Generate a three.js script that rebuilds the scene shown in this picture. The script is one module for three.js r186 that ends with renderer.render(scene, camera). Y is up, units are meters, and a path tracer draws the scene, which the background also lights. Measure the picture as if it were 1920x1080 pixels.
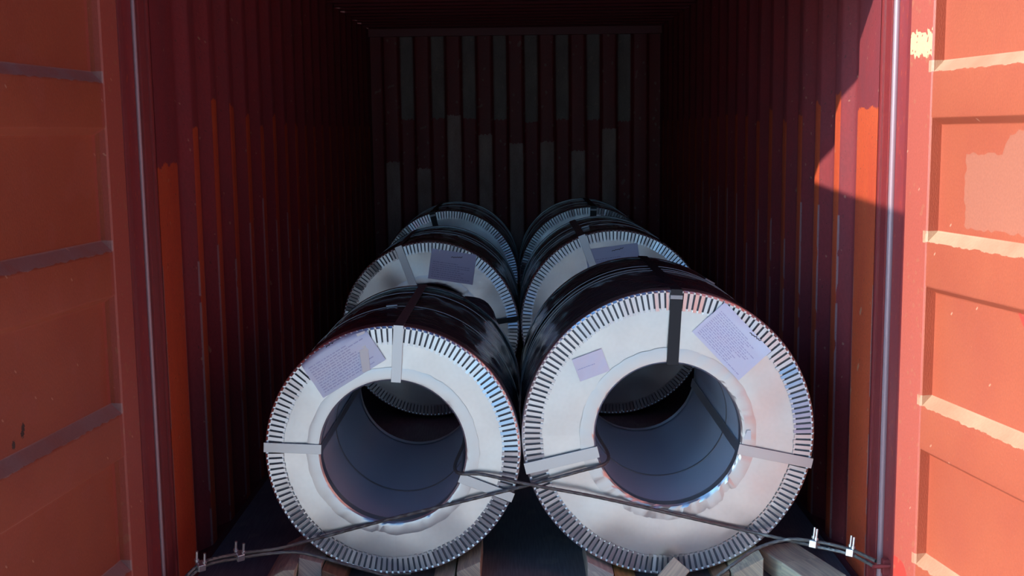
import * as THREE from 'three';
import { mergeGeometries, toCreasedNormals, mergeVertices } from 'three/addons/utils/BufferGeometryUtils.js';
import { RoundedBoxGeometry } from 'three/addons/geometries/RoundedBoxGeometry.js';
import { Sky } from 'three/addons/objects/Sky.js';
import { createNoise2D, createNoise3D } from 'simplex-noise';

// ------------------------------------------------------------------ camera, sky, sun, exposure
const scene = new THREE.Scene();
const camera = new THREE.PerspectiveCamera(28.07, 16 / 9, 0.05, 400);
const EYE = new THREE.Vector3(0, 1.56, 3.48);
const PITCH = 7.65 * Math.PI / 180, YAW = 0.30 * Math.PI / 180, ROLL = -0.72 * Math.PI / 180;
camera.position.copy(EYE);
camera.rotation.order = 'YXZ';
camera.rotation.set(-PITCH, YAW, ROLL);
scene.add(camera);

const renderer = new THREE.WebGLRenderer({ antialias: true });
renderer.toneMapping = THREE.LinearToneMapping;
renderer.toneMappingExposure = 1.0;
renderer.shadowMap.enabled = true;

const SUN = new THREE.Vector3(-1, 0.405, 0.469).normalize();        // towards the sun
const sky = new Sky();
sky.scale.setScalar(300);
sky.material.uniforms.turbidity.value = 9;
sky.material.uniforms.rayleigh.value = 0.9;
sky.material.uniforms.mieCoefficient.value = 0.006;
sky.material.uniforms.mieDirectionalG.value = 0.72;
sky.material.uniforms.sunPosition.value.copy(SUN);
sky.name = 'sky';
scene.add(sky);
scene.environmentIntensity = 0.40;
const sun = new THREE.DirectionalLight(new THREE.Color(1, 0.92, 0.80), 5.7);
sun.name = 'sun';
sun.position.copy(SUN).multiplyScalar(20);
sun.castShadow = true;
sun.shadow.mapSize.set(4096, 4096);
Object.assign(sun.shadow.camera, { left: -8, right: 8, top: 8, bottom: -8, near: 1, far: 50 });
scene.add(sun, sun.target);

// ------------------------------------------------------------------ helpers
let seed = 20240611;
const rnd = () => { seed = (seed * 1664525 + 1013904223) >>> 0; return seed / 4294967296; };
const rr = (a, b) => a + (b - a) * rnd();
const n2 = createNoise2D(rnd), n3 = createNoise3D(rnd);
const clamp = (v, a = 0, b = 1) => Math.min(b, Math.max(a, v));
const smooth = (a, b, v) => { const t = clamp((v - a) / (b - a)); return t * t * (3 - 2 * t); };
const mixc = (a, b, t) => [a[0] + (b[0] - a[0]) * t, a[1] + (b[1] - a[1]) * t, a[2] + (b[2] - a[2]) * t];
const fbm = (x, y) => 0.55 * n2(x, y) + 0.28 * n2(x * 2.1 + 7, y * 2.1) + 0.17 * n2(x * 4.3, y * 4.3 + 3);
const enc = (c) => 255 * (c <= 0.0031308 ? 12.92 * c : 1.055 * Math.pow(c, 1 / 2.4) - 0.055);
function colourMap(w, h, fn) {           // fn(u, v) -> linear rgb, v up
  const d = new Uint8Array(w * h * 4);
  for (let j = 0, k = 0; j < h; j++) for (let i = 0; i < w; i++, k += 4) {
    const c = fn((i + 0.5) / w, (j + 0.5) / h);
    d[k] = enc(clamp(c[0])); d[k + 1] = enc(clamp(c[1])); d[k + 2] = enc(clamp(c[2])); d[k + 3] = 255;
  }
  const t = new THREE.DataTexture(d, w, h);
  t.colorSpace = THREE.SRGBColorSpace; t.magFilter = THREE.LinearFilter; t.minFilter = THREE.LinearMipmapLinearFilter;
  t.generateMipmaps = true; t.wrapS = t.wrapT = THREE.RepeatWrapping; t.needsUpdate = true;
  return t;
}
function greyMap(w, h, fn) {
  const d = new Uint8Array(w * h * 4);
  for (let j = 0, k = 0; j < h; j++) for (let i = 0; i < w; i++, k += 4) {
    const c = 255 * clamp(fn((i + 0.5) / w, (j + 0.5) / h));
    d[k] = d[k + 1] = d[k + 2] = c; d[k + 3] = 255;
  }
  const t = new THREE.DataTexture(d, w, h);
  t.magFilter = THREE.LinearFilter; t.wrapS = t.wrapT = THREE.RepeatWrapping; t.needsUpdate = true;
  return t;
}
const lin = (r, g, b) => new THREE.Color().setRGB(r, g, b);
const std = (o) => new THREE.MeshStandardMaterial(o);
const phy = (o) => new THREE.MeshPhysicalMaterial(o);
const taken = {};
function numbered(n) { if (!(n in taken)) { taken[n] = 0; return n; } return n + '_' + String(++taken[n]).padStart(3, '0'); }
function mesh(name, geo, mat, parent = scene) {
  const m = new THREE.Mesh(geo, mat);
  m.name = parent === scene ? numbered(name) : name;
  m.castShadow = m.receiveShadow = true;
  parent.add(m);
  return m;
}
function group(name, parent = scene) { const g = new THREE.Group(); g.name = parent === scene ? numbered(name) : name; parent.add(g); return g; }
function tag(o, label, category, grp) { o.userData.label = label; o.userData.category = category; if (grp) o.userData.group = grp; return o; }
function structure(o, label, category) { o.userData.kind = 'structure'; o.userData.label = label; o.userData.category = category; return o; }
const box = (x0, x1, y0, y1, z0, z1) => new THREE.BoxGeometry(x1 - x0, y1 - y0, z1 - z0).translate((x0 + x1) / 2, (y0 + y1) / 2, (z0 + z1) / 2);
const rbox = (x0, x1, y0, y1, z0, z1, r = 0.004, s = 2) => new RoundedBoxGeometry(x1 - x0, y1 - y0, z1 - z0, s, r).translate((x0 + x1) / 2, (y0 + y1) / 2, (z0 + z1) / 2);
const merge = (a) => mergeGeometries(a.map((g) => { const q = g.index ? g.toNonIndexed() : g; for (const k of Object.keys(q.attributes)) if (!['position', 'normal', 'uv'].includes(k)) q.deleteAttribute(k); return q; }));
// a grid surface: fn(i / nu, j / nv) -> [x, y, z, u, v]
function surface(nu, nv, fn, crease) {
  const P = [], U = [], I = [];
  for (let j = 0; j <= nv; j++) for (let i = 0; i <= nu; i++) { const p = fn(i / nu, j / nv, i, j); P.push(p[0], p[1], p[2]); U.push(p[3], p[4]); }
  for (let j = 0; j < nv; j++) for (let i = 0; i < nu; i++) { const a = j * (nu + 1) + i, b = a + 1, c = a + nu + 1, d = c + 1; I.push(a, b, d, a, d, c); }
  const g = new THREE.BufferGeometry();
  g.setAttribute('position', new THREE.Float32BufferAttribute(P, 3)); g.setAttribute('uv', new THREE.Float32BufferAttribute(U, 2)); g.setIndex(I);
  if (crease === undefined) { g.computeVertexNormals(); return g.toNonIndexed(); }
  if (crease === 0) { const q = g.toNonIndexed(); q.computeVertexNormals(); return q; }
  return toCreasedNormals(g, crease);
}
// a pixel of the photograph to the point on the plane z = zz or x = xx
camera.updateMatrixWorld(true);
function ray(px, py) {
  const t = Math.tan(28.07 / 2 * Math.PI / 180);
  return new THREE.Vector3((px - 960) / 540 * t, (540 - py) / 540 * t, -1).applyEuler(camera.rotation);
}
function onZ(px, py, zz) { const d = ray(px, py); return EYE.clone().addScaledVector(d, (zz - EYE.z) / d.z); }

// ------------------------------------------------------------------ container dimensions
const HW = 1.165, LEN = 5.9, HT = 2.393, WAVE = 0.036;

// paint colours (linear)
const MAROON = [0.245, 0.028, 0.034], MAROON_B = [0.185, 0.031, 0.039], FRESH = [0.52, 0.078, 0.024], DOORRED = [0.375, 0.080, 0.037];
const DUST = [0.50, 0.33, 0.20], WORN = [0.33, 0.20, 0.21];

// ------------------------------------------------------------------ corrugated sheets
function fillet(pts, r, n = 3) {
  const out = [pts[0]];
  for (let i = 1; i < pts.length - 1; i++) {
    const [ax, ay] = pts[i - 1], [bx, by] = pts[i], [cx, cy] = pts[i + 1];
    const la = Math.hypot(ax - bx, ay - by), lc = Math.hypot(cx - bx, cy - by), q = Math.min(r, la * 0.4, lc * 0.4);
    const p0 = [bx + (ax - bx) / la * q, by + (ay - by) / la * q], p1 = [bx + (cx - bx) / lc * q, by + (cy - by) / lc * q];
    for (let k = 0; k <= n; k++) { const t = k / n, s = 1 - t; out.push([s * s * p0[0] + 2 * s * t * bx + t * t * p1[0], s * s * p0[1] + 2 * s * t * by + t * t * p1[1]]); }
  }
  out.push(pts[pts.length - 1]);
  return out;
}
// profile: [along, outward]; place(along, outward, y) -> position
function sheet(profile, y0, y1, place, uvOf, thick = 0.004) {
  const p = fillet(profile, 0.012), geos = [];
  for (const off of [0, thick]) {
    geos.push(surface(p.length - 1, 1, (a, b, i, j) => {
      const [s, n] = p[i]; const y = j ? y1 : y0; const q = place(s, n + off, y); const uv = uvOf(s, y);
      return [...q, ...uv];
    }, 0.45));
  }
  return merge(geos);
}
const SIDE = [[-0.27, 0], [-0.50, 0]];
{ let z = -0.50; while (z - 0.278 > -LEN + 0.02) { SIDE.push([z - 0.068, WAVE], [z - 0.140, WAVE], [z - 0.208, 0], [z - 0.278, 0]); z -= 0.278; } SIDE.push([-LEN, 0]); }
function ribOf(z) {                    // index of the inner flat and whether z lies on one
  if (z > -0.50) return { k: 0, flat: true, edge: Math.min(Math.abs(z + 0.27), Math.abs(z + 0.5)) };
  const q = (-0.50 - z) / 0.278, k = Math.floor(q), f = (q - k) * 0.278;
  return { k: k + 1, flat: f > 0.208, edge: Math.min(Math.abs(f - 0.208), Math.abs(f - 0.278), f) };
}
function sidePaint(tops, seedOff) {
  return colourMap(2048, 1024, (u, v) => {
    const z = -u * LEN, y = v * HT, r = ribOf(z);
    const grain = fbm(z * 6 + seedOff, y * 2.5), fine = n2(z * 60 + seedOff, y * 30);
    let c = mixc(MAROON, MAROON_B, clamp(0.5 + 0.5 * grain));
    const top = (tops[Math.min(r.k, tops.length - 1)]) + 0.014 * n2(z * 9, 3 + seedOff) + 0.005 * n2(z * 60, seedOff);
    if (r.flat && y < top) c = mixc(FRESH, [0.46, 0.055, 0.022], clamp(0.5 + 0.7 * fbm(z * 5, y * 1.3 + seedOff)));
    if (r.edge < 0.007 && y < 1.15 + 0.2 * n2(r.k * 3.1, seedOff) && n2(z * 9 + seedOff, y * 5) > -0.55) c = mixc(c, WORN, 0.75);
    if (fine > 0.86) c = mixc(c, [0.05, 0.02, 0.018], 0.7);
    if (n2(z * 14 + seedOff, y * 11) > 0.9) c = mixc(c, DUST, 0.4);
    const k = 1 + 0.08 * fine; return [c[0] * k, c[1] * k, c[2] * k];
  });
}
const paintBump = greyMap(512, 512, (u, v) => 0.5 + 0.25 * n2(u * 40, v * 40) + 0.2 * n2(u * 90, v * 90));
paintBump.repeat.set(6, 3);
const mWallL = std({ map: sidePaint([1.47, 1.59, 1.70, 1.69, 1.65, 1.6, 1.66, 1.62], 0), roughness: 0.62, bumpMap: paintBump, bumpScale: 0.0006 });
const mWallR = std({ map: sidePaint([1.63, 1.69, 1.66, 1.62, 1.6, 1.66, 1.6, 1.64], 31), roughness: 0.62, bumpMap: paintBump, bumpScale: 0.0006 });
structure(mesh('wall_left', sheet(SIDE, 0, HT, (z, n, y) => [-HW - n, y, z], (z, y) => [-z / LEN, y / HT]), mWallL), 'corrugated red steel side wall in shadow, left of the coils', 'wall');
structure(mesh('wall_right', sheet(SIDE, 0, HT, (z, n, y) => [HW + n, y, z], (z, y) => [-z / LEN, y / HT]), mWallR), 'corrugated red steel side wall with a sunlit patch near the doors', 'wall');

// back wall: deep ribs, pitch 0.25
const BACKP = [[-HW - 0.04, 0.0456]];
for (let k = -5; k <= 4; k++) { const c = k * 0.25; if (c - 0.073 > -HW) BACKP.push([c - 0.073, 0.0456]); if (c - 0.055 > -HW) BACKP.push([c - 0.055, 0], [c + 0.055, 0], [c + 0.073, 0.0456]); }
BACKP.push([HW + 0.04, 0.0456]);
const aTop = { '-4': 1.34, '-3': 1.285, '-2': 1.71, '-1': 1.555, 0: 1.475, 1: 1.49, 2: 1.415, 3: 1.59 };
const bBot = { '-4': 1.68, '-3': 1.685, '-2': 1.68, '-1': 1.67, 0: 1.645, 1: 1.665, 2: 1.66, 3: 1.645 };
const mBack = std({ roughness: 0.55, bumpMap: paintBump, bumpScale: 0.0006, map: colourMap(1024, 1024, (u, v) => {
  const x = -HW - 0.04 + u * (2 * HW + 0.08), y = v * HT, k = Math.round(x / 0.25), d = x - k * 0.25;
  const g = fbm(x * 5, y * 2.2 + 50), f = n2(x * 70, y * 40);
  let c = mixc(MAROON, MAROON_B, 0.5 + 0.5 * g);
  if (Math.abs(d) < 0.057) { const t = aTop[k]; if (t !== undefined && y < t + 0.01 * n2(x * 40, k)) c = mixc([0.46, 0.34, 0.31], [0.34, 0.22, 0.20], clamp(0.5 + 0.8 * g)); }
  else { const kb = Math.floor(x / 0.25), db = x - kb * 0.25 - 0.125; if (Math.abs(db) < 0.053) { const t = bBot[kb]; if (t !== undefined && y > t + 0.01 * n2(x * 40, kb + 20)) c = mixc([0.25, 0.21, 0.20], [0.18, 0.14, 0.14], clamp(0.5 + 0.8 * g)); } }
  if (n2(x * 12, y * 9 + 4) > 0.82) c = mixc(c, [0.4, 0.3, 0.24], 0.35);
  const q = 1 + 0.1 * f; return [c[0] * q, c[1] * q, c[2] * q];
}) });
structure(mesh('wall_back', sheet(BACKP, 0, HT, (s, n, y) => [s, y, -LEN - n], (s, y) => [(s + HW + 0.04) / (2 * HW + 0.08), y / HT]), mBack), 'dark vertically ribbed end wall behind the coils', 'wall');

// floor, ceiling, ground
const mFloor = std({ roughness: 0.5, map: colourMap(1024, 1024, (u, v) => {
  const x = u * 2.5, z = v * 6; const g = fbm(x * 2.2, z * 1.4), f = n2(x * 90, z * 6), s = n2(x * 7 + 40, z * 5);
  let c = mixc([0.21, 0.205, 0.22], [0.30, 0.285, 0.29], clamp(0.5 + 0.6 * g));
  if (s > 0.55) c = mixc(c, [0.38, 0.34, 0.31], 0.5 * smooth(0.55, 0.8, s));
  const k = 1 + 0.18 * f; return [c[0] * k, c[1] * k, c[2] * k];
}) });
{
  const g = box(-HW - 0.05, HW + 0.05, -0.03, 0, -LEN - 0.06, -0.0);
  structure(mesh('floor', g, mFloor), 'dark stained plywood floor of the container', 'floor');
}
const mSteelRed = std({ color: lin(...MAROON_B), roughness: 0.5 });
{
  const pts = []; for (let z = 0; z > -LEN - 0.05; z -= 0.21) pts.push([z, 0], [z - 0.07, 0], [z - 0.09, 0.02], [z - 0.19, 0.02]);
  pts.push([-LEN - 0.06, 0]);
  const g = merge([surface(pts.length - 1, 1, (a, b, i, j) => [j ? HW + 0.06 : -HW - 0.06, HT + pts[i][1], pts[i][0], i, j], 0),
    box(-HW - 0.06, HW + 0.06, HT + 0.022, HT + 0.03, -LEN - 0.08, 0)]);
  g.userData = {};
  structure(mesh('ceiling', merge([g, box(-HW - 0.10, -HW - 0.042, HT - 0.06, HT + 0.03, -LEN - 0.09, 0), box(HW + 0.042, HW + 0.10, HT - 0.06, HT + 0.03, -LEN - 0.09, 0), box(-HW - 0.10, HW + 0.10, HT - 0.06, HT + 0.03, -LEN - 0.12, -LEN - 0.052)]), mSteelRed), 'dark corrugated steel roof of the container', 'ceiling');
}
const mGround = std({ roughness: 0.9, map: colourMap(1024, 1024, (u, v) => {
  const g = fbm(u * 14, v * 14), f = n2(u * 160, v * 160), s = n2(u * 5, v * 5 + 9);
  const c = mixc([0.64, 0.60, 0.55], [0.76, 0.72, 0.67], clamp(0.5 + 0.5 * g + 0.2 * s)); const k = 1 + 0.06 * f; return [c[0] * k, c[1] * k, c[2] * k];
}) });
{
  const g = box(-45, 45, -0.4, -0.16, -25, 65);
  structure(mesh('ground', g, mGround), 'pale concrete yard in front of the container', 'ground');
}

// ------------------------------------------------------------------ frame of the opening
const mFrame = std({ roughness: 0.45, bumpMap: paintBump, bumpScale: 0.0006, map: colourMap(256, 1024, (u, v) => {
  const g = fbm(u * 3, v * 9), f = n2(u * 60, v * 160);
  let c = mixc([0.32, 0.032, 0.032], MAROON, clamp(0.5 + 0.6 * g));
  if (f > 0.8) c = mixc(c, [0.10, 0.03, 0.02], 0.6);
  if (n2(u * 8, v * 40 + 5) > 0.8) c = mixc(c, FRESH, 0.6);
  return c;
}) });
const mBar = std({ roughness: 0.38, metalness: 0.25, color: lin(0.36, 0.22, 0.24) });
let trims = 0;
for (const s of [-1, 1]) {
  const t = group('trim_' + (++trims));
  structure(t, s < 0 ? 'red corner post of the container in shadow beside the shaded door' : 'red corner post of the container beside the sunlit door', 'post');
  const X = (a, b) => s > 0 ? [a, b] : [-b, -a];
  mesh('post', merge([box(...X(HW + 0.006, HW + 0.05), -0.16, HT + 0.03, -0.245, -0.001), box(...X(HW + 0.045, HW + 0.12), -0.16, HT + 0.03, -0.245, -0.001)]), mFrame, t);
  mesh('post_edge', rbox(...X(HW - 0.003, HW + 0.012), -0.02, HT, -0.258, -0.236, 0.003), mFrame, t);
  mesh('post_lip', rbox(...X(HW - 0.004, HW + 0.02), -0.02, HT, -0.205, -0.150, 0.003), mFrame, t);
  mesh('post_bar', new THREE.CylinderGeometry(s > 0 ? 0.011 : 0.007, s > 0 ? 0.011 : 0.007, HT - 0.05, 16).translate(s * (HW + 0.0015), HT / 2, -0.115), mBar, t);
  mesh('gasket', rbox(...X(HW + 0.0, HW + 0.03), 0, HT, -0.012, 0.022, 0.004), mFrame, t);
}
{
  const t = group('trim_' + (++trims)); structure(t, 'steel header beam over the container opening', 'beam');
  mesh('header', merge([box(-HW - 0.12, HW + 0.12, 2.28, HT + 0.03, -0.11, 0.0), box(-HW, HW, 2.29, HT, -0.14, -0.11)]), mSteelRed, t);
  const u = group('trim_' + (++trims)); structure(u, 'steel sill along the foot of the container opening', 'sill');
  mesh('sill', merge([box(-HW - 0.12, HW + 0.12, -0.16, -0.031, -0.16, 0.0), box(-HW - 0.0, HW + 0.0, -0.031, 0.002, 0.0, 0.03)]), mSteelRed, u);
  const w = group('trim_' + (++trims)); structure(w, 'steel rail along the top of the dark end wall', 'rail');
  mesh('rail', box(-HW, HW, HT - 0.06, HT - 0.001, -LEN + 0.001, -LEN + 0.05), mSteelRed, w);
  for (const s of [-1, 1]) {
    const r = group('trim_' + (++trims)); structure(r, s < 0 ? 'steel rail along the foot of the shaded side wall' : 'steel rail along the foot of the wall with the sunlit patch', 'rail');
    mesh('rail', s < 0 ? box(-HW - 0.05, -HW + 0.004, -0.16, 0.03, -LEN - 0.05, -0.26) : box(HW - 0.004, HW + 0.05, -0.16, 0.03, -LEN - 0.05, -0.26), mSteelRed, r);
    mesh('corner_cap', s < 0 ? box(-HW - 0.06, -HW + 0.0, 0, HT, -LEN - 0.06, -LEN + 0.004) : box(HW, HW + 0.06, 0, HT, -LEN - 0.06, -LEN + 0.004), mSteelRed, r);
  }
}

// ------------------------------------------------------------------ doors
const DW = 1.14, DY0 = 0.0, DY1 = 2.30;
const RIBS = [2.14, 1.655, 1.17, 0.685, 0.20];
function doorPaint(side) {
  return colourMap(1024, 1536, (u, v) => {
    const x = u * DW, y = DY0 + v * (DY1 - DY0);
    const so = side * 77;
    const g = fbm(x * 3 + so, y * 2.5), f = n2(x * 90 + so, y * 90), m = n2(x * 12 + so, y * 8);
    let c = mixc(DOORRED, [0.34, 0.066, 0.034], clamp(0.45 + 0.55 * g));
    if (x < 0.13) c = mixc(c, [0.40, 0.078, 0.056], 0.8);                                    // pinker stile
    for (const r of RIBS) { const e = y - (r + 0.062); const low = 0.001 + 0.003 * n2(x * 22 + so, r * 5); if (x > 0.11 && e > low && e < 0.033) c = mixc(c, side > 0 ? DUST : [0.36, 0.23, 0.22], clamp(0.66 + 0.3 * g)); }   // dust lying on the ledges, with shade mixed into its colour on the shaded leaf
    if (side > 0) {
      // chalky faded patch between the first two ribs, scuffs
      const top = x < 0.43 ? 1.49 : (x < 0.46 ? 1.49 + (x - 0.43) * 1.9 : 1.547) + 0.008 * n2(x * 18, 5);
      if (x > 0.262 + 0.008 * n2(y * 20, 3) && y < top + 0.005 * n2(x * 25, 1) && y > 1.285 + 0.006 * n2(x * 22, 8) && x < 1.0) c = mixc(c, [0.37, 0.135, 0.085], 0.65);
      if (x < 0.125 && Math.abs(y - 1.80) < 0.034 + 0.016 * n2(x * 40, y * 30) && n2(x * 50, y * 50) > -0.7) c = mixc(c, [0.60, 0.44, 0.24], 0.9);
      if (x < 0.118 && y < 0.245 - Math.pow(Math.max(0, x - 0.03) / 0.09, 3) * 0.15) c = mixc(c, [0.56, 0.042, 0.030], 0.9);
      { const dx = x - 0.57, dy = y - 1.068; if (Math.abs(dx) < 0.055 && Math.abs(dy) < 0.022 + 0.012 * n2(x * 40, 9) && dx + dy * 0.8 > -0.03) c = [0.50, 0.045, 0.03]; }
    } else {
      for (const [px, py] of [[0.65, 0.800], [0.605, 0.818], [0.60, 0.832]]) if (Math.hypot(x - px, (y - py) * 0.7) < 0.0075 + 0.003 * n2(x * 200, y * 200)) c = [0.05, 0.02, 0.015];
      if (x > 0.13 && n2(x * 5 + 3, y * 4) > 0.5) c = mixc(c, [0.40, 0.09, 0.06], 0.22);
    }
    if (n2(x * 33 + so, y * 33) > 0.93) c = mixc(c, [0.66, 0.34, 0.22], 0.6);
    if (x < 0.13 && n2(x * 26 + so, y * 22 + 7) > 0.72) c = mixc(c, [0.40, 0.13, 0.07], 0.5);
    const k = 1 + 0.05 * f; return [c[0] * k, c[1] * k, c[2] * k];
  });
}
function buildDoor(name, side, splay, hingeX, label) {
  const t = group(name); structure(t, label, 'door');
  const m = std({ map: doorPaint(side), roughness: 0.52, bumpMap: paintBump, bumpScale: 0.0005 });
  // local: u along the door from the hinge, y up, n towards the room between the doors
  const c = Math.cos(splay), s = Math.sin(splay);
  const place = (u, y, n) => [side * (hingeX + u * s - n * c), y, 0.03 + u * c + n * s];
  const uvOf = (u, y) => [u / DW, (y - DY0) / (DY1 - DY0)];
  const slab = (u0, u1, y0, y1, n0, n1, ch = 0.005) => {   // a bar with a chamfered room side
    const q = [[u0, n0], [u0, n1 - ch], [u0 + ch, n1], [u1 - ch, n1], [u1, n1 - ch], [u1, n0], [u0, n0]];
    const g = [surface(q.length - 1, 1, (a, b, i, j) => [...place(q[i][0], j ? y1 : y0, q[i][1]), ...uvOf(q[i][0] + (i > 3 ? -q[i][1] : q[i][1]) * 0.8, j ? y1 : y0)], 0)];
    for (const y of [y0, y1]) g.push(surface(1, 1, (a, b) => [...place(u0 + (u1 - u0) * a, y, n0 + (n1 - n0) * b), ...uvOf(u0 + (u1 - u0) * a, y)], 0));
    return merge(g);
  };
  const st = side > 0 ? 0.13 : 0.112;
  mesh('hinge_stile', slab(0, st, DY0, DY1, -0.055, 0), m, t);
  mesh('free_stile', slab(DW - 0.10, DW, DY0, DY1, -0.055, 0), m, t);
  mesh('rail', slab(st, DW - 0.10, DY1 - 0.06, DY1, -0.055, -0.001), m, t);
  mesh('rail', slab(st, DW - 0.10, DY0, DY0 + 0.05, -0.055, -0.001), m, t);
  const p = [[DY0 + 0.05, -0.036]];
  for (const r of [...RIBS].reverse()) p.push([r - 0.085, -0.036], [r - 0.066, -0.003], [r + 0.062, -0.003], [r + 0.094, -0.036]);
  p.push([DY1 - 0.06, -0.036]);
  const pts = fillet(p.filter((q, i) => i === 0 || q[0] > p[i - 1][0]), 0.005, 3);
  mesh('panel', merge([surface(pts.length - 1, 6, (a, b, i, j) => { const u = st + (DW - 0.10 - st) * b; return [...place(u, pts[i][0], pts[i][1]), ...uvOf(u, pts[i][0])]; }, 0.4),
    surface(1, 1, (a, b) => { const u = st + (DW - 0.10 - st) * a, y = DY0 + 0.05 + b * (DY1 - DY0 - 0.11); return [...place(u, y, -0.045), ...uvOf(u, y)]; }, 0)]), m, t);
  for (const y of [0.25, 0.85, 1.45, 2.05]) mesh('hinge', new THREE.CylinderGeometry(0.014, 0.014, 0.11, 12).translate(side * (hingeX + 0.062), y, 0.034), mSteelRed, t);
  return t;
}
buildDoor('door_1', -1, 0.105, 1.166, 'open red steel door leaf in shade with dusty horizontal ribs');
buildDoor('door_2', 1, 0.180, 1.158, 'open orange-red steel door leaf in full sun with faded patch');

// ------------------------------------------------------------------ coil materials
const spangle = colourMap(512, 512, (u, v) => {
  const a = n2(u * 45, v * 45), b = fbm(u * 4, v * 4); const k = 0.86 + 0.012 * a + 0.04 * b;
  return [k * 1.0, k * 0.985, k * 0.965];
});
const steelRough = greyMap(512, 512, (u, v) => 0.55 + 0.12 * fbm(u * 3, v * 3) + 0.03 * n2(u * 40, v * 40));
const mPlate = std({ map: spangle, metalness: 1, roughness: 0.60, roughnessMap: steelRough });
const mRing = std({ color: lin(0.86, 0.87, 0.89), metalness: 1, roughness: 0.34 });
const mInner = std({ color: lin(0.80, 0.80, 0.80), metalness: 1, roughness: 0.36 });
const mSleeve = std({ color: lin(0.60, 0.67, 0.79), metalness: 0.35, roughness: 0.42 });
const mCore = std({ color: lin(0.30, 0.31, 0.34), metalness: 0.5, roughness: 0.6 });
const mStrapSteel = std({ color: lin(0.72, 0.72, 0.73), metalness: 1, roughness: 0.40 });
const mStrapBlack = std({ color: lin(0.018, 0.020, 0.026), metalness: 0.2, roughness: 0.4 });
const mBelt = std({ color: lin(0.42, 0.43, 0.45), metalness: 0.9, roughness: 0.45 });
const filmBump = greyMap(512, 512, (u, v) => 0.5 + 0.3 * n2(u * 4 + 2 * n2(u * 3, v * 3), v * 22) + 0.2 * n2(u * 14, v * 30));
const mFilm = phy({ color: lin(0.035, 0.036, 0.050), roughness: 0.30, metalness: 0.0, clearcoat: 1, clearcoatRoughness: 0.16, bumpMap: filmBump, bumpScale: 0.006 });
const mSteelBlue = std({ color: lin(0.30, 0.36, 0.44), metalness: 0.9, roughness: 0.34, bumpMap: filmBump, bumpScale: 0.003 });
const mWhite = std({ color: lin(0.93, 0.93, 0.91), roughness: 0.35 });  // plain white for the painted sunbeam slivers and one small patch
const mPaper = (w, h, opt) => {
  const cv = document.createElement('canvas'); cv.width = w; cv.height = h; const x = cv.getContext('2d');
  x.fillStyle = opt.bg; x.fillRect(0, 0, w, h);
  let s = opt.seed; const r = () => { s = (s * 16807) % 2147483647; return s / 2147483647; };
  x.fillStyle = opt.ink;                                  // rows of print too small to read
  for (let y = h * opt.y0; y < h * 0.93; y += h * opt.step) {
    let p = w * 0.06; const end = w * (0.6 + 0.33 * r());
    while (p < end) { const l = w * (0.015 + 0.06 * r()); x.fillRect(p, y, l, h * (opt.rowH ?? opt.step * 0.38)); p += l + w * 0.014; }
  }
  if (opt.pen) {                                          // a quick pen stroke
    x.strokeStyle = '#20222e'; x.lineWidth = h * 0.016; x.lineCap = 'round'; x.beginPath();
    const [a, b, l] = opt.pen; x.moveTo(w * a, h * b);
    for (let i = 1; i <= 9; i++) x.lineTo(w * (a + l * i / 9), h * (b + (i % 2 ? -0.018 : 0.016) * (0.2 + r()) - i * 0.006));
    x.stroke();
  }
  const t = new THREE.CanvasTexture(cv); t.colorSpace = THREE.SRGBColorSpace;
  return std({ map: t, roughness: 0.5, metalness: 0.3, side: THREE.DoubleSide });
};
const PAPER = '#e6ebff', INK = '#bdbfe2';

// ------------------------------------------------------------------ coil builder
const HOLE = 0.254;
function edgeRing(R, zf, dir, w, nP, rs) {
  // a strip folded over the rim: cut tabs lie side by side on the face, a smooth lip wraps the edge
  let q = rs; const r = () => { q = (q * 16807) % 2147483647; return q / 2147483647; };
  const g = []; let sector = 0, left = 0, wide = 0.8;
  const pol = (rad, th, z) => [rad * Math.cos(th), rad * Math.sin(th), zf + dir * z, th * R, rad];
  for (let k = 0; k < nP; k++) {
    if (left-- <= 0) { sector = (r() - 0.5) * 0.0022; left = 5 + Math.floor(r() * 16); wide = 0.70 + 0.15 * r(); }
    const t0 = k / nP * 2 * Math.PI, t1 = t0 + wide / nP * 2 * Math.PI, tw = sector + (r() - 0.5) * 0.0008, lift = 0.0005 * r(), ri = R - w + 0.004 * (r() - 0.5);
    // section across a tab: root, two crest edges, root
    const sec = [[t0, 0.0015], [t0 + (t1 - t0) * 0.09, 0.0068 + lift - tw], [t0 + (t1 - t0) * 0.91, 0.0068 + lift + tw], [t1, 0.0015]];
    g.push(surface(3, 2, (a, b, i, j) => { const [th, z] = sec[i]; return pol([ri, R - 0.004, R + 0.003][j], th, [z, z, 0.002][j]); }, 0));
  }
  g.push(surface(160, 4, (a, b, i, j) => pol([R - 0.006, R + 0.001, R + 0.005, R + 0.006, R + 0.006][j], a * 2 * Math.PI, [0.0005, 0.0022, -0.002, -0.010, -0.055][j]), 0.7));
  return merge(g);
}
function annulus(r0, r1, a0, a1, z, wob, so, dir = 1, tiltX = 0, tiltY = 0) {
  const na = Math.max(6, Math.round(72 * (a1 - a0) / (2 * Math.PI)));
  return surface(na, 6, (a, b) => {
    const th = a0 + (a1 - a0) * a, r = r0 + (r1 - r0) * b, x = r * Math.cos(th), y = r * Math.sin(th);
    return [x, y, z + dir * (wob * n3(x * 4 + so, y * 4, so) + tiltX * x + tiltY * y), x, y];
  });
}
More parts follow.
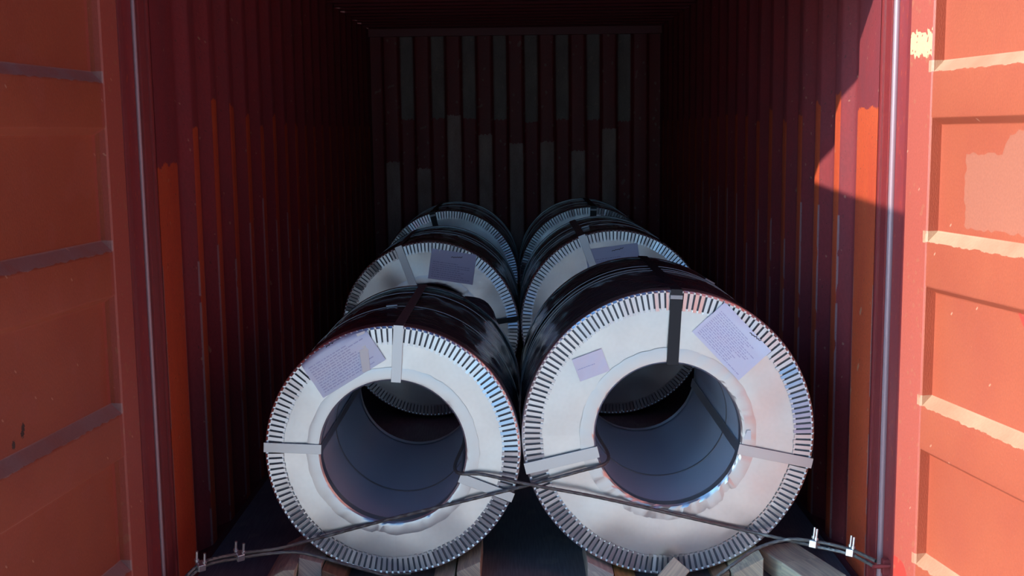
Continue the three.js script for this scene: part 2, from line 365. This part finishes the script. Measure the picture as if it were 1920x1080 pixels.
function innerRing(zf, dir, w, wob, so) {
  const rad = [[HOLE + w, 0.0045], [HOLE + 0.012, 0.008], [HOLE + 0.003, 0.006], [HOLE - 0.0025, 0.0], [HOLE - 0.003, -0.04]];
  return surface(120, rad.length - 1, (a, b, i, j) => {
    const th = a * 2 * Math.PI, [r, z] = rad[j], low = 0.5 + 0.5 * Math.cos(th + Math.PI / 2 - 0.5);
    const cr = wob * (n2(Math.cos(th) * 9 + so, Math.sin(th) * 9 + j * 0.6)) * (0.35 + low);
    const ro = j === 0 ? 0.0025 * n2(Math.cos(th) * 5 + so, Math.sin(th) * 5) : 0;
    return [(r + ro) * Math.cos(th), (r + ro) * Math.sin(th), zf + dir * (z + (j < 4 ? cr : 0)), r * th, j * 0.02];
  }, 0.5);
}
function bodyShell(R, L, so, wr) {
  return surface(120, 34, (a, b) => {
    const th = a * 2 * Math.PI, z = L / 2 - b * L, e = Math.sin(Math.PI * clamp(b)) ** 0.3;
    const d = wr * e * (n3(Math.cos(th) * 3 + so, Math.sin(th) * 3, z * 3.5) * 0.6 + n3(Math.cos(th) * 8 + so, Math.sin(th) * 8, z * 5) * 0.35);
    return [(R - 0.002 + d) * Math.cos(th), (R - 0.002 + d) * Math.sin(th), z, th * R * 0.6, z];
  });
}
function eyeStrap(R, L, ang, w, lift) {
  // flat band through the eye: down the front face, along the bore, up the rear face, back over the top
  const t = 0.0016, f = L / 2 + 0.011 + lift, ro = R + 0.0078 + lift, ri = HOLE - 0.007;
  const g = merge([rbox(ri, ro, -w / 2, w / 2, f, f + t, 0.0006, 1), rbox(ri, ro, -w / 2, w / 2, -f - t, -f, 0.0006, 1),
    rbox(ro - t, ro, -w / 2, w / 2, -f, f, 0.0006, 1), rbox(ri, ri + t, -w / 2, w / 2, -f, f, 0.0006, 1)]);
  return g.rotateZ(ang);
}
function bandAround(R, z, w, t = 0.002) {
  return surface(128, 3, (a, b, i, j) => { const th = a * 2 * Math.PI, r = R + (j === 0 || j === 3 ? 0 : t), zz = z + [-w / 2, -w / 2, w / 2, w / 2][j]; return [r * Math.cos(th), r * Math.sin(th), zz, th, j]; }, 0.6);
}
function labelMesh(cx, cy, w, h, rot, z, mat, parent, fold) {
  // paper sheet lying over plate and rim; it lifts a little where it meets the crimped rim
  const g = surface(12, 10, (a, b) => {
    const lx = (a - 0.5) * w, ly = (b - 0.5) * h, x = cx + lx * Math.cos(rot) - ly * Math.sin(rot), y = cy + lx * Math.sin(rot) + ly * Math.cos(rot);
    const r = Math.hypot(x, y), rz = fold ? smooth(fold - 0.075, fold - 0.055, r) * 0.008 : 0, over = fold ? Math.max(0, r - fold + 0.004) : 0;
    return [x * (over ? (fold - 0.004 + over * 0.2) / r : 1), y * (over ? (fold - 0.004 + over * 0.2) / r : 1), z + rz - over * 0.9 + 0.0012 * n2(x * 20, y * 20), a, b];
  });
  const m = mesh('paper_label', g, mat, parent);
  m.userData.label = 'lavender printed paper label';
  return m;
}
function buildCoil(o) {
  const { R, L, x, zf } = o, so = o.seed;
  const t = group('steel_coil');
  t.position.set(x, o.lift, zf - L / 2);
  const up = (g) => g.translate(0, R, 0);
  const add = (name, g, m, par = t) => mesh(name, up(g), m, par);
  add('wrapping', bodyShell(R, L, so, o.wrinkle ?? 0.006), o.film ?? mFilm).userData.label = 'dark glossy wrapping film';
  // core: solid coil between bore and wrapping
  add('core_end', merge([annulus(HOLE, R - 0.003, 0, 2 * Math.PI, L / 2 - 0.004, 0, 0), annulus(HOLE, R - 0.003, 0, 2 * Math.PI, -L / 2 + 0.004, 0, 0, -1)]), mCore);
  const sl = surface(96, 12, (a, b) => { const th = a * 2 * Math.PI, z = L / 2 - b * L; const d = 0.0012 * n3(Math.cos(th) * 2 + so, Math.sin(th) * 2, z * 2); return [(HOLE + d) * Math.cos(th), (HOLE + d) * Math.sin(th), z, th * HOLE, z]; });
  add('bore_sleeve', sl, mSleeve).userData.label = 'dark blue-grey steel bore sleeve';
  add('bore_sleeve', surface(96, 3, (a, b, i, j) => { const th = a * 2 * Math.PI, lean = 0.05 * Math.cos(th - 0.8); const r = HOLE - [0.0006, 0.0035, 0.0035, 0.0006][j], z = L / 2 - L * 0.30 + lean + [0.006, 0.004, -0.004, -0.006][j]; return [r * Math.cos(th), r * Math.sin(th), z, th, j]; }), mBelt);
  // side plates in sectors, slightly out of true with each other
  const cuts = o.cuts; const w = o.ringW;
  for (const dir of [1, -1]) cuts.forEach((a0, i) => {
    const a1 = i + 1 < cuts.length ? cuts[i + 1] : cuts[0] + 2 * Math.PI;
    if (dir < 0 && i) return;
    const q = ((so * 7 + i * 3) % 5 - 2) / 2;
    add('side_plate', annulus(HOLE + 0.004, R - w + 0.008, dir < 0 ? 0 : a0 - 0.01, dir < 0 ? 2 * Math.PI : a1 + 0.01, dir * (L / 2 + 0.001 + i * 0.0006), 0.0040, so + i * 5, dir, 0.0016 * q, 0.0018 * (((so + i) % 3) - 1)), mPlate);
  });
  add('edge_ring', edgeRing(R, L / 2, 1, w, Math.round(2 * Math.PI * R / 0.0205), so * 131 + 7), mRing).userData.label = 'crimped bright steel edge ring';
  add('edge_ring', edgeRing(R, -L / 2, -1, w, Math.round(2 * Math.PI * R / 0.0205), so * 171 + 5), mRing).userData.label = 'crimped bright steel edge ring';
  for (const dir of [1, -1]) add('bore_ring', innerRing(dir * L / 2, dir, o.innerW, o.crinkle ?? 0.002, so), mInner);
  o.straps.forEach(([deg, kind, wd], i) => {
    const sM = mesh('eye_strap', up(eyeStrap(R, L, deg * Math.PI / 180, wd, i * 0.0004)), kind === 'black' ? mStrapBlack : mStrapSteel, t);
    sM.userData.label = kind === 'black' ? 'black strap through the bore' : 'silver steel strap through the bore';
    if (kind === 'black') { const a = deg * Math.PI / 180; const g = merge([rbox(R - 0.026, R - 0.012, -wd * 0.53, wd * 0.53, L / 2 + 0.012, L / 2 + 0.0145, 0.001, 1)]).rotateZ(a); mesh('strap_seal', up(g), mBelt, sM); }
  });
  for (const [pos, wd, deg] of o.belts ?? []) {
    const b = mesh('belt_strap', up(bandAround(R + 0.005, L / 2 - pos * L, wd)), mBelt, t);
    if (deg !== undefined) { const a = deg * Math.PI / 180; mesh('strap_seal', up(rbox(R + 0.006, R + 0.014, -0.022, 0.022, L / 2 - pos * L - wd * 0.9, L / 2 - pos * L + wd * 0.9, 0.002, 1).rotateZ(a)), mBelt, b); }
  }
  for (const [p0, p1, m, rw] of o.wraps ?? []) {          // a second, looser layer of film over part of the length
    mesh('wrap_layer', up(surface(120, 10, (a, b) => {
      const th = a * 2 * Math.PI, wave = 0.012 * n2(Math.cos(th) * 2 + so, Math.sin(th) * 2 + p0 * 9), z = L / 2 - (p0 + (p1 - p0) * b) * L + wave;
      const d = rw * (0.6 * n3(Math.cos(th) * 4, Math.sin(th) * 4 + so, z * 6) + 0.5 * n3(Math.cos(th) * 11, Math.sin(th) * 11 + so, z * 9));
      return [(R + 0.0035 + Math.max(-0.002, d)) * Math.cos(th), (R + 0.0035 + Math.max(-0.002, d)) * Math.sin(th), z, th * R * 0.6, z];
    })), m, t);
  }
  for (const q of o.labels ?? []) {
    const p = onZ(q.px, q.py, zf + 0.01);
    const m = mPaper(256, Math.round(256 * q.h / q.w), { bg: q.bg ?? PAPER, ink: INK, seed: so * 17 + Math.round(q.px), y0: q.y0 ?? 0.2, step: q.step ?? 0.06, rowH: q.rowH, pen: q.pen });
    const lm = labelMesh(p.x - x, p.y - o.lift - R, q.w, q.h, q.rot, L / 2 + 0.0085, m, t, q.fold === false ? 0 : R);
    lm.geometry.translate(0, R, 0);
  }
  tag(t, o.label, 'coil', 'steel coils in the container');
  return t;
}
const D = Math.PI / 180;
const LEFT1 = { R: 0.438, x: -0.4395, zf: -0.40, L: 1.05, lift: 0.034 }, RIGHT1 = { R: 0.500, x: 0.512, zf: -0.40, L: 1.05, lift: 0.022 };
const c1 = buildCoil({ ...LEFT1, seed: 3, ringW: 0.060, innerW: 0.045, cuts: [86 * D, 177 * D, 338 * D],
  straps: [[86, 'steel', 0.034], [177, 'steel', 0.034], [338, 'steel', 0.034]], belts: [[0.42, 0.014, 95], [0.78, 0.012]],
  wraps: [[0.06, 0.40, mFilm, 0.007]], crinkle: 0.0010,
  labels: [{ px: 640, py: 673, w: 0.255, h: 0.165, rot: 31 * D, pen: [0.42, 0.12, 0.22], y0: 0.3, step: 0.055 }],
  label: 'smaller front steel coil with silver strap over its top edge and rope across its bore' });
const c2 = buildCoil({ ...RIGHT1, seed: 11, ringW: 0.066, innerW: 0.050, cuts: [87 * D, 193 * D, 348 * D],
  straps: [[87, 'black', 0.040], [193, 'steel', 0.040], [348, 'steel', 0.036]], belts: [[0.52, 0.010], [0.58, 0.010], [0.66, 0.012, 60]],
  wraps: [[0.05, 0.48, mFilm, 0.008], [0.70, 0.95, mFilm, 0.006]], crinkle: 0.0022,
  labels: [{ px: 1372, py: 640, w: 0.235, h: 0.150, rot: -47 * D, pen: [0.58, 0.07, 0.2], y0: 0.2, step: 0.05 },
    { px: 1108, py: 685, w: 0.108, h: 0.082, rot: 20 * D, pen: undefined, y0: 0.48, step: 0.9, rowH: 0.03, fold: false, bg: '#eeecfc' }],
  label: 'larger front steel coil with black strap over its face and two paper labels' });
const c3 = buildCoil({ lift: 0.022, R: 0.480, L: 1.05, x: -0.480, zf: -2.74, seed: 5, ringW: 0.058, innerW: 0.045, cuts: [112 * D, 200 * D, 330 * D],
  straps: [[110, 'steel', 0.040], [200, 'steel', 0.036], [330, 'steel', 0.036]], belts: [[0.5, 0.012], [0.62, 0.012]], wraps: [[0.08, 0.5, mFilm, 0.006]],
  labels: [{ px: 848, py: 500, w: 0.245, h: 0.165, rot: -9 * D, pen: [0.45, 0.2, 0.24], y0: 0.4, step: 0.07, bg: '#e2e4ff', fold: false }],
  label: 'steel coil in the middle row behind the smaller front coil, label below its rim' });
const c4 = buildCoil({ lift: 0.022, R: 0.505, L: 1.05, x: 0.522, zf: -2.74, seed: 8, ringW: 0.056, innerW: 0.045, cuts: [110 * D, 200 * D, 340 * D],
  straps: [[110, 'steel', 0.040], [200, 'steel', 0.036], [340, 'steel', 0.036]], belts: [[0.36, 0.012, 105], [0.6, 0.012]], wraps: [[0.08, 0.42, mFilm, 0.005]],
  labels: [{ px: 1150, py: 490, w: 0.285, h: 0.165, rot: 7 * D, pen: [0.5, 0.16, 0.22], y0: 0.36, step: 0.07, bg: '#e2e6ff', fold: false }],
  label: 'steel coil in the middle row behind the larger front coil, topped by its label' });
const c5 = buildCoil({ lift: 0.022, R: 0.495, L: 1.04, x: -0.494, zf: -4.84, seed: 13, ringW: 0.058, innerW: 0.045, cuts: [104 * D, 200 * D, 330 * D],
  straps: [[104, 'black', 0.040], [200, 'steel', 0.036], [330, 'steel', 0.036]], belts: [[0.45, 0.012], [0.75, 0.012]],
  label: 'rearmost steel coil beyond the middle coil with the label below its rim' });
const c6 = buildCoil({ lift: 0.022, R: 0.502, L: 1.04, x: 0.518, zf: -4.84, seed: 17, ringW: 0.056, innerW: 0.045, cuts: [86 * D, 200 * D, 330 * D],
  straps: [[86, 'black', 0.045], [200, 'steel', 0.036], [330, 'steel', 0.036]], belts: [[0.4, 0.012], [0.7, 0.012]],
  label: 'rearmost steel coil beyond the middle coil topped by its label' });
// sunlight slivers put in as white shapes, and other bits on the coils
function flat(pts, zf, mat, name, parent, th = 0.0015) {   // pixel outline laid on the coil face
  const sh = new THREE.Shape(pts.map(([a, b]) => { const p = onZ(a, b, zf); return new THREE.Vector2(p.x - parent.position.x, p.y - parent.position.y); }));
  const g = new THREE.ExtrudeGeometry(sh, { depth: th, bevelEnabled: false }).translate(0, 0, zf - parent.position.z);
  return mesh(name, g, mat, parent);
}
flat([[666, 627], [684, 620], [686, 652], [667, 652]], -0.4 + 0.014, mWhite, 'white_patch', c1);  // sunbeam sliver on the rim, put in as a white strip
flat([[673, 650], [690, 648], [694, 694], [680, 699]], -0.4 + 0.0115, mWhite, 'white_patch', c1);  // the same sunbeam carried on over the plate in white
flat([[1401, 807], [1408, 807], [1408, 825], [1394, 823]], -0.4 + 0.012, mWhite, 'white_patch', c2);  // small white shape on the larger coil face
flat([[898, 604], [972, 592], [975, 601], [902, 614]], -2.74 + 0.03, mStrapBlack, 'strap_tail', c3);
{ // torn film standing up behind the smaller front coil
  const g = surface(10, 6, (a, b) => { const th = (62 - 26 * a) * D, R = LEFT1.R, r = R + 0.004 + b * 0.030 * Math.sin(Math.PI * Math.min(1, a * 1.1)) ; return [r * Math.cos(th), R + r * Math.sin(th), -LEFT1.L / 2 + 0.03 - 0.05 * b + 0.01 * n2(a * 5, b * 3), a, b]; });
  const m = mFilm.clone(); m.side = THREE.DoubleSide; mesh('film_flap', g, m, c1);
}

// ------------------------------------------------------------------ timber chocks under the front coils
function woodMat(base, so) {
  return std({ roughness: 0.75, map: colourMap(256, 256, (u, v) => {
    const g = n2(u * 26 + so + 0.8 * n2(v * 2, so), v * 1.6 + so), k = n2(u * 5 + so, v * 3), q = 0.86 + 0.16 * g + 0.12 * k;
    return [base[0] * q, base[1] * q * (0.98 + 0.02 * k), base[2] * q * (0.95 - 0.03 * g)];
  }) });
}
const mPine = woodMat([0.80, 0.69, 0.52], 1), mGreyWood = woodMat([0.68, 0.63, 0.55], 9), mAmber = woodMat([0.66, 0.42, 0.15], 5), mBrown = woodMat([0.38, 0.23, 0.14], 3);
for (const [c, what] of [[c1, 'the smaller front coil'], [c2, 'the larger front coil'], [c3, 'the middle coil behind the smaller front coil'], [c4, 'the middle coil behind the larger front coil'], [c5, 'the rearmost coil beyond the smaller front coil'], [c6, 'the rearmost coil beyond the larger front coil']]) {
  const h = c.position.y - 0.0105, g = rbox(-0.045, 0.045, 0, h, -0.46, 0.46, 0.003); const uv = g.attributes.uv, p = g.attributes.position;
  for (let i = 0; i < uv.count; i++) uv.setXY(i, p.getX(i) * 4 + p.getY(i), p.getZ(i) * 2);
  const m = mesh('dunnage_board', g, mGreyWood); m.position.set(c.position.x, 0.0005, c.position.z);
  tag(m, 'thin wooden dunnage board under ' + what, 'board', 'dunnage boards under the coils');
}
// a billet: outline in the x-y plane, from z0 to z1
function billet(pts, z0, z1, mat, label, name = 'wooden_chock') {
  const c = pts[0][0] < 0 ? LEFT1 : RIGHT1, cap = (a) => { const d = Math.abs(a - c.x), q = c.R + 0.009; return d < q ? c.lift + c.R - Math.sqrt(q * q - d * d) - 0.005 : 9; };
  const sh = new THREE.Shape(pts.map(([a, b]) => new THREE.Vector2(a, Math.max(0.0035, Math.min(b, cap(a))))));
  const g = new THREE.ExtrudeGeometry(sh, { depth: z1 - z0 - 0.006, bevelEnabled: true, bevelThickness: 0.003, bevelSize: 0.003, bevelSegments: 2 }).translate(0, 0, z0 + 0.003);
  const uv = g.attributes.uv, p = g.attributes.position; for (let i = 0; i < uv.count; i++) uv.setXY(i, (p.getX(i) + p.getY(i)) * 4, p.getZ(i) * 3 + p.getY(i));
  return tag(mesh(name, g, mat), label, 'chock', 'timber chocks under the front coils');
}
const ZF = -0.40;
billet([[-0.905, 0.004], [-0.795, 0.004], [-0.780, 0.084], [-0.815, 0.082], [-0.865, 0.055]], ZF - 0.25, ZF + 0.10, mPine, 'rounded pale wooden chock under the outer side of the smaller front coil');
billet([[-0.782, 0.004], [-0.700, 0.004], [-0.700, 0.080], [-0.772, 0.100]], ZF - 0.28, ZF + 0.03, mGreyWood, 'grey wooden block wedged between rounded chock and smaller front coil');
billet([[-0.690, 0.004], [-0.620, 0.004], [-0.620, 0.034], [-0.690, 0.062]], ZF - 0.28, ZF + 0.05, mBrown, 'dark brown wooden block under the smaller front coil');
billet([[-0.305, 0.004], [-0.236, 0.004], [-0.236, 0.030], [-0.305, 0.012]], ZF - 0.28, ZF + 0.03, mPine, 'low pale wooden block under the inner side of the smaller front coil');
billet([[-0.222, 0.004], [-0.145, 0.004], [-0.145, 0.082], [-0.222, 0.046]], ZF - 0.28, ZF + 0.04, mPine, 'tall pale wooden block under the inner side of the smaller front coil');
billet([[0.232, 0.004], [0.318, 0.004], [0.318, 0.036], [0.232, 0.082]], ZF - 0.28, ZF + 0.05, mGreyWood, 'grey wooden block under the inner side of the larger front coil');
billet([[0.328, 0.004], [0.398, 0.004], [0.398, 0.008], [0.328, 0.028]], ZF - 0.28, ZF + 0.05, mAmber, 'amber wooden block under the larger front coil');
billet([[0.672, 0.004], [0.720, 0.004], [0.720, 0.038], [0.672, 0.020]], ZF - 0.28, ZF + 0.05, mBrown, 'small brown wooden block under the larger front coil');
billet([[0.732, 0.004], [0.830, 0.004], [0.830, 0.098], [0.732, 0.046]], ZF - 0.28, ZF + 0.08, mPine, 'pale wooden block under the outer side of the larger front coil');
{ // box-section plank angled out to the side of the larger coil
  const g = rbox(-0.075, 0.075, 0, 0.075, -0.17, 0.17, 0.006); const uv = g.attributes.uv, p = g.attributes.position;
  for (let i = 0; i < uv.count; i++) uv.setXY(i, (p.getX(i) + p.getY(i)) * 3, p.getZ(i) * 2);
  const m = mesh('wooden_plank', g, mPine); m.position.set(0.972, 0.001, ZF + 0.03); m.rotation.y = 0.30;
  tag(m, 'thick pale plank lying angled beside the larger front coil under the rope', 'plank');
}
{ // leaning lath in front of the larger coil
  const g = rbox(-0.036, 0.036, 0, 0.10, -0.010, 0.010, 0.004); const uv = g.attributes.uv, p = g.attributes.position;
  for (let i = 0; i < uv.count; i++) uv.setXY(i, p.getX(i) * 4, p.getY(i) * 3);
  const m = mesh('wooden_lath', g, mPine); m.position.set(0.485, 0.018, ZF + 0.105); m.rotation.set(-0.55, 0, -0.75);
  tag(m, 'short pale lath leaning against the foot of the larger front coil', 'lath');
}

// ------------------------------------------------------------------ wire ropes
const mRope = std({ color: lin(0.20, 0.18, 0.165), metalness: 0.55, roughness: 0.45 });
const mZinc = std({ color: lin(0.78, 0.78, 0.78), metalness: 0.9, roughness: 0.32 });
function ropeGeo(points, r = 0.0060, pitch = 0.06) {
  const curve = new THREE.CatmullRomCurve3(points, false, 'centripetal'), len = curve.getLength(), n = Math.ceil(len / 0.0075), fr = curve.computeFrenetFrames(n, false), m = 18;
  return surface(m, n, (a, b, i, j) => {
    const c = curve.getPointAt(Math.min(1, b)), th = a * 2 * Math.PI, tw = b * len / pitch * 2 * Math.PI, q = r * (0.86 + 0.16 * Math.abs(Math.cos(3 * (th + tw))));
    const N = fr.normals[j], B = fr.binormals[j];
    return [c.x + q * (N.x * Math.cos(th) + B.x * Math.sin(th)), c.y + q * (N.y * Math.cos(th) + B.y * Math.sin(th)), c.z + q * (N.z * Math.cos(th) + B.z * Math.sin(th)), a, b * len];
  }, 1.2);
}
const V = (x, y, z) => new THREE.Vector3(x, y, z);
function clampOn(parent, p, dir, tilt) {
  const g = group('rope_clamp', parent); g.position.copy(p);
  g.quaternion.setFromUnitVectors(V(1, 0, 0), dir.clone().normalize()); g.rotateX(tilt);
  g.userData.label = 'zinc wire rope clamp';
  mesh('saddle', merge([rbox(-0.013, 0.013, -0.013, 0.012, -0.017, 0.017, 0.003)]), mZinc, g);
  const u = [];
  for (const s of [-1, 1]) u.push(new THREE.CylinderGeometry(0.0042, 0.0042, 0.044, 10).translate(s * 0.009, 0.030, s * 0.011), new THREE.CylinderGeometry(0.0078, 0.0078, 0.008, 6).translate(s * 0.009, 0.019, s * 0.011));
  mesh('bolts', merge(u), mZinc, g);
}
const anchorL = V(-1.128, 0.105, -0.09), anchorR = V(1.128, 0.175, -0.05);
const zr = ZF + 0.022;
const pz = (px, py, z) => onZ(px, py, z);
{
  const t = group('wire_rope');
  const a1 = pz(600, 1008, zr + 0.012), a2 = pz(720, 976, zr), a3 = pz(985, 911, zr), a4 = pz(1085, 884, zr), a5 = V(0.293, 0.421, ZF + 0.004);
  const u1 = pz(376, 1057, -0.16), u2 = pz(449, 1038, -0.24), u3 = pz(522, 1028, -0.30);
  const inHole = V(0.296, 0.415, -0.85), inHole2 = V(0.310, 0.392, -1.6);
  mesh('strand', ropeGeo([anchorL.clone(), u1, u2, u3, a1, a2, a3, a4, a5, inHole, inHole2]), mRope, t);
  const b0 = anchorL.clone().add(V(0.0, -0.02, 0.012)), k1 = pz(376, 1065, -0.155), k2 = pz(449, 1046, -0.235), k3 = pz(522, 1036, -0.29), b1 = pz(562, 1036, ZF + 0.105), b2 = pz(640, 1056, ZF + 0.11), b3 = pz(735, 1083, ZF + 0.10);
  mesh('strand', ropeGeo([b0, k1, k2, k3, b1, b2, b3, V(b3.x + 0.1, 0.008, ZF + 0.08)]), mRope, t);
  for (const q of [u1.clone().lerp(k1, 0.5), u2.clone().lerp(k2, 0.5)]) clampOn(t, q, u2.clone().sub(u1), 0.25);
  tag(t, 'wire rope from the shaded corner post across the smaller coil into the larger bore', 'rope');
}
{
  const t = group('wire_rope');
  const a1 = pz(1420, 1000, zr + 0.012), a2 = pz(1280, 968, zr + 0.004), a3 = pz(1115, 931, zr + 0.010), a4 = pz(985, 907, zr + 0.016), a5 = pz(900, 889, zr), a6 = V(-0.212, 0.393, ZF + 0.004);
  const k1 = pz(1596, 1040, -0.14), k2 = pz(1527, 1024, -0.22);
  mesh('strand', ropeGeo([anchorR.clone(), k1, k2, a1, a2, a3, a4, a5, a6, V(-0.215, 0.385, -0.85), V(-0.225, 0.365, -1.6)]), mRope, t);
  const b0 = anchorR.clone().add(V(0, 0.022, 0.01)), j1 = pz(1596, 1031, -0.14), j2 = pz(1527, 1015, -0.22), b1 = pz(1475, 1012, -0.28), b2 = pz(1420, 1028, ZF + 0.11), b3 = pz(1375, 1058, ZF + 0.13), b4 = pz(1330, 1090, ZF + 0.12);
  mesh('strand', ropeGeo([b0, j1, j2, b1, b2, b3, b4, V(b4.x - 0.08, 0.012, ZF + 0.1)]), mRope, t);
  for (const [q, d] of [[k1.clone().lerp(j1, 0.5), k1.clone().sub(k2)], [k2.clone().lerp(j2, 0.5), k1.clone().sub(k2)]]) clampOn(t, q, d, -0.2);
  tag(t, 'wire rope from the sunlit side corner post across the larger coil into the smaller bore', 'rope');
}
for (const [s, a] of [[-1, anchorL], [1, anchorR]]) {
  const t = group('lashing_ring'); t.position.set(s * (HW - 0.003), a.y, a.z);
  mesh('ring', new THREE.TorusGeometry(0.036, 0.0065, 10, 28).rotateX(Math.PI / 2 - 0.4), mFrame, t);
  mesh('lug', rbox(-0.011, 0.011, -0.025, 0.025, -0.012, 0.012, 0.003), mFrame, t).position.x = s * 0.0;
  tag(t, s < 0 ? 'red steel lashing ring at the foot of the shaded corner post' : 'red steel lashing ring at the foot of the corner post by the sunlit door', 'ring');
}

renderer.render(scene, camera);
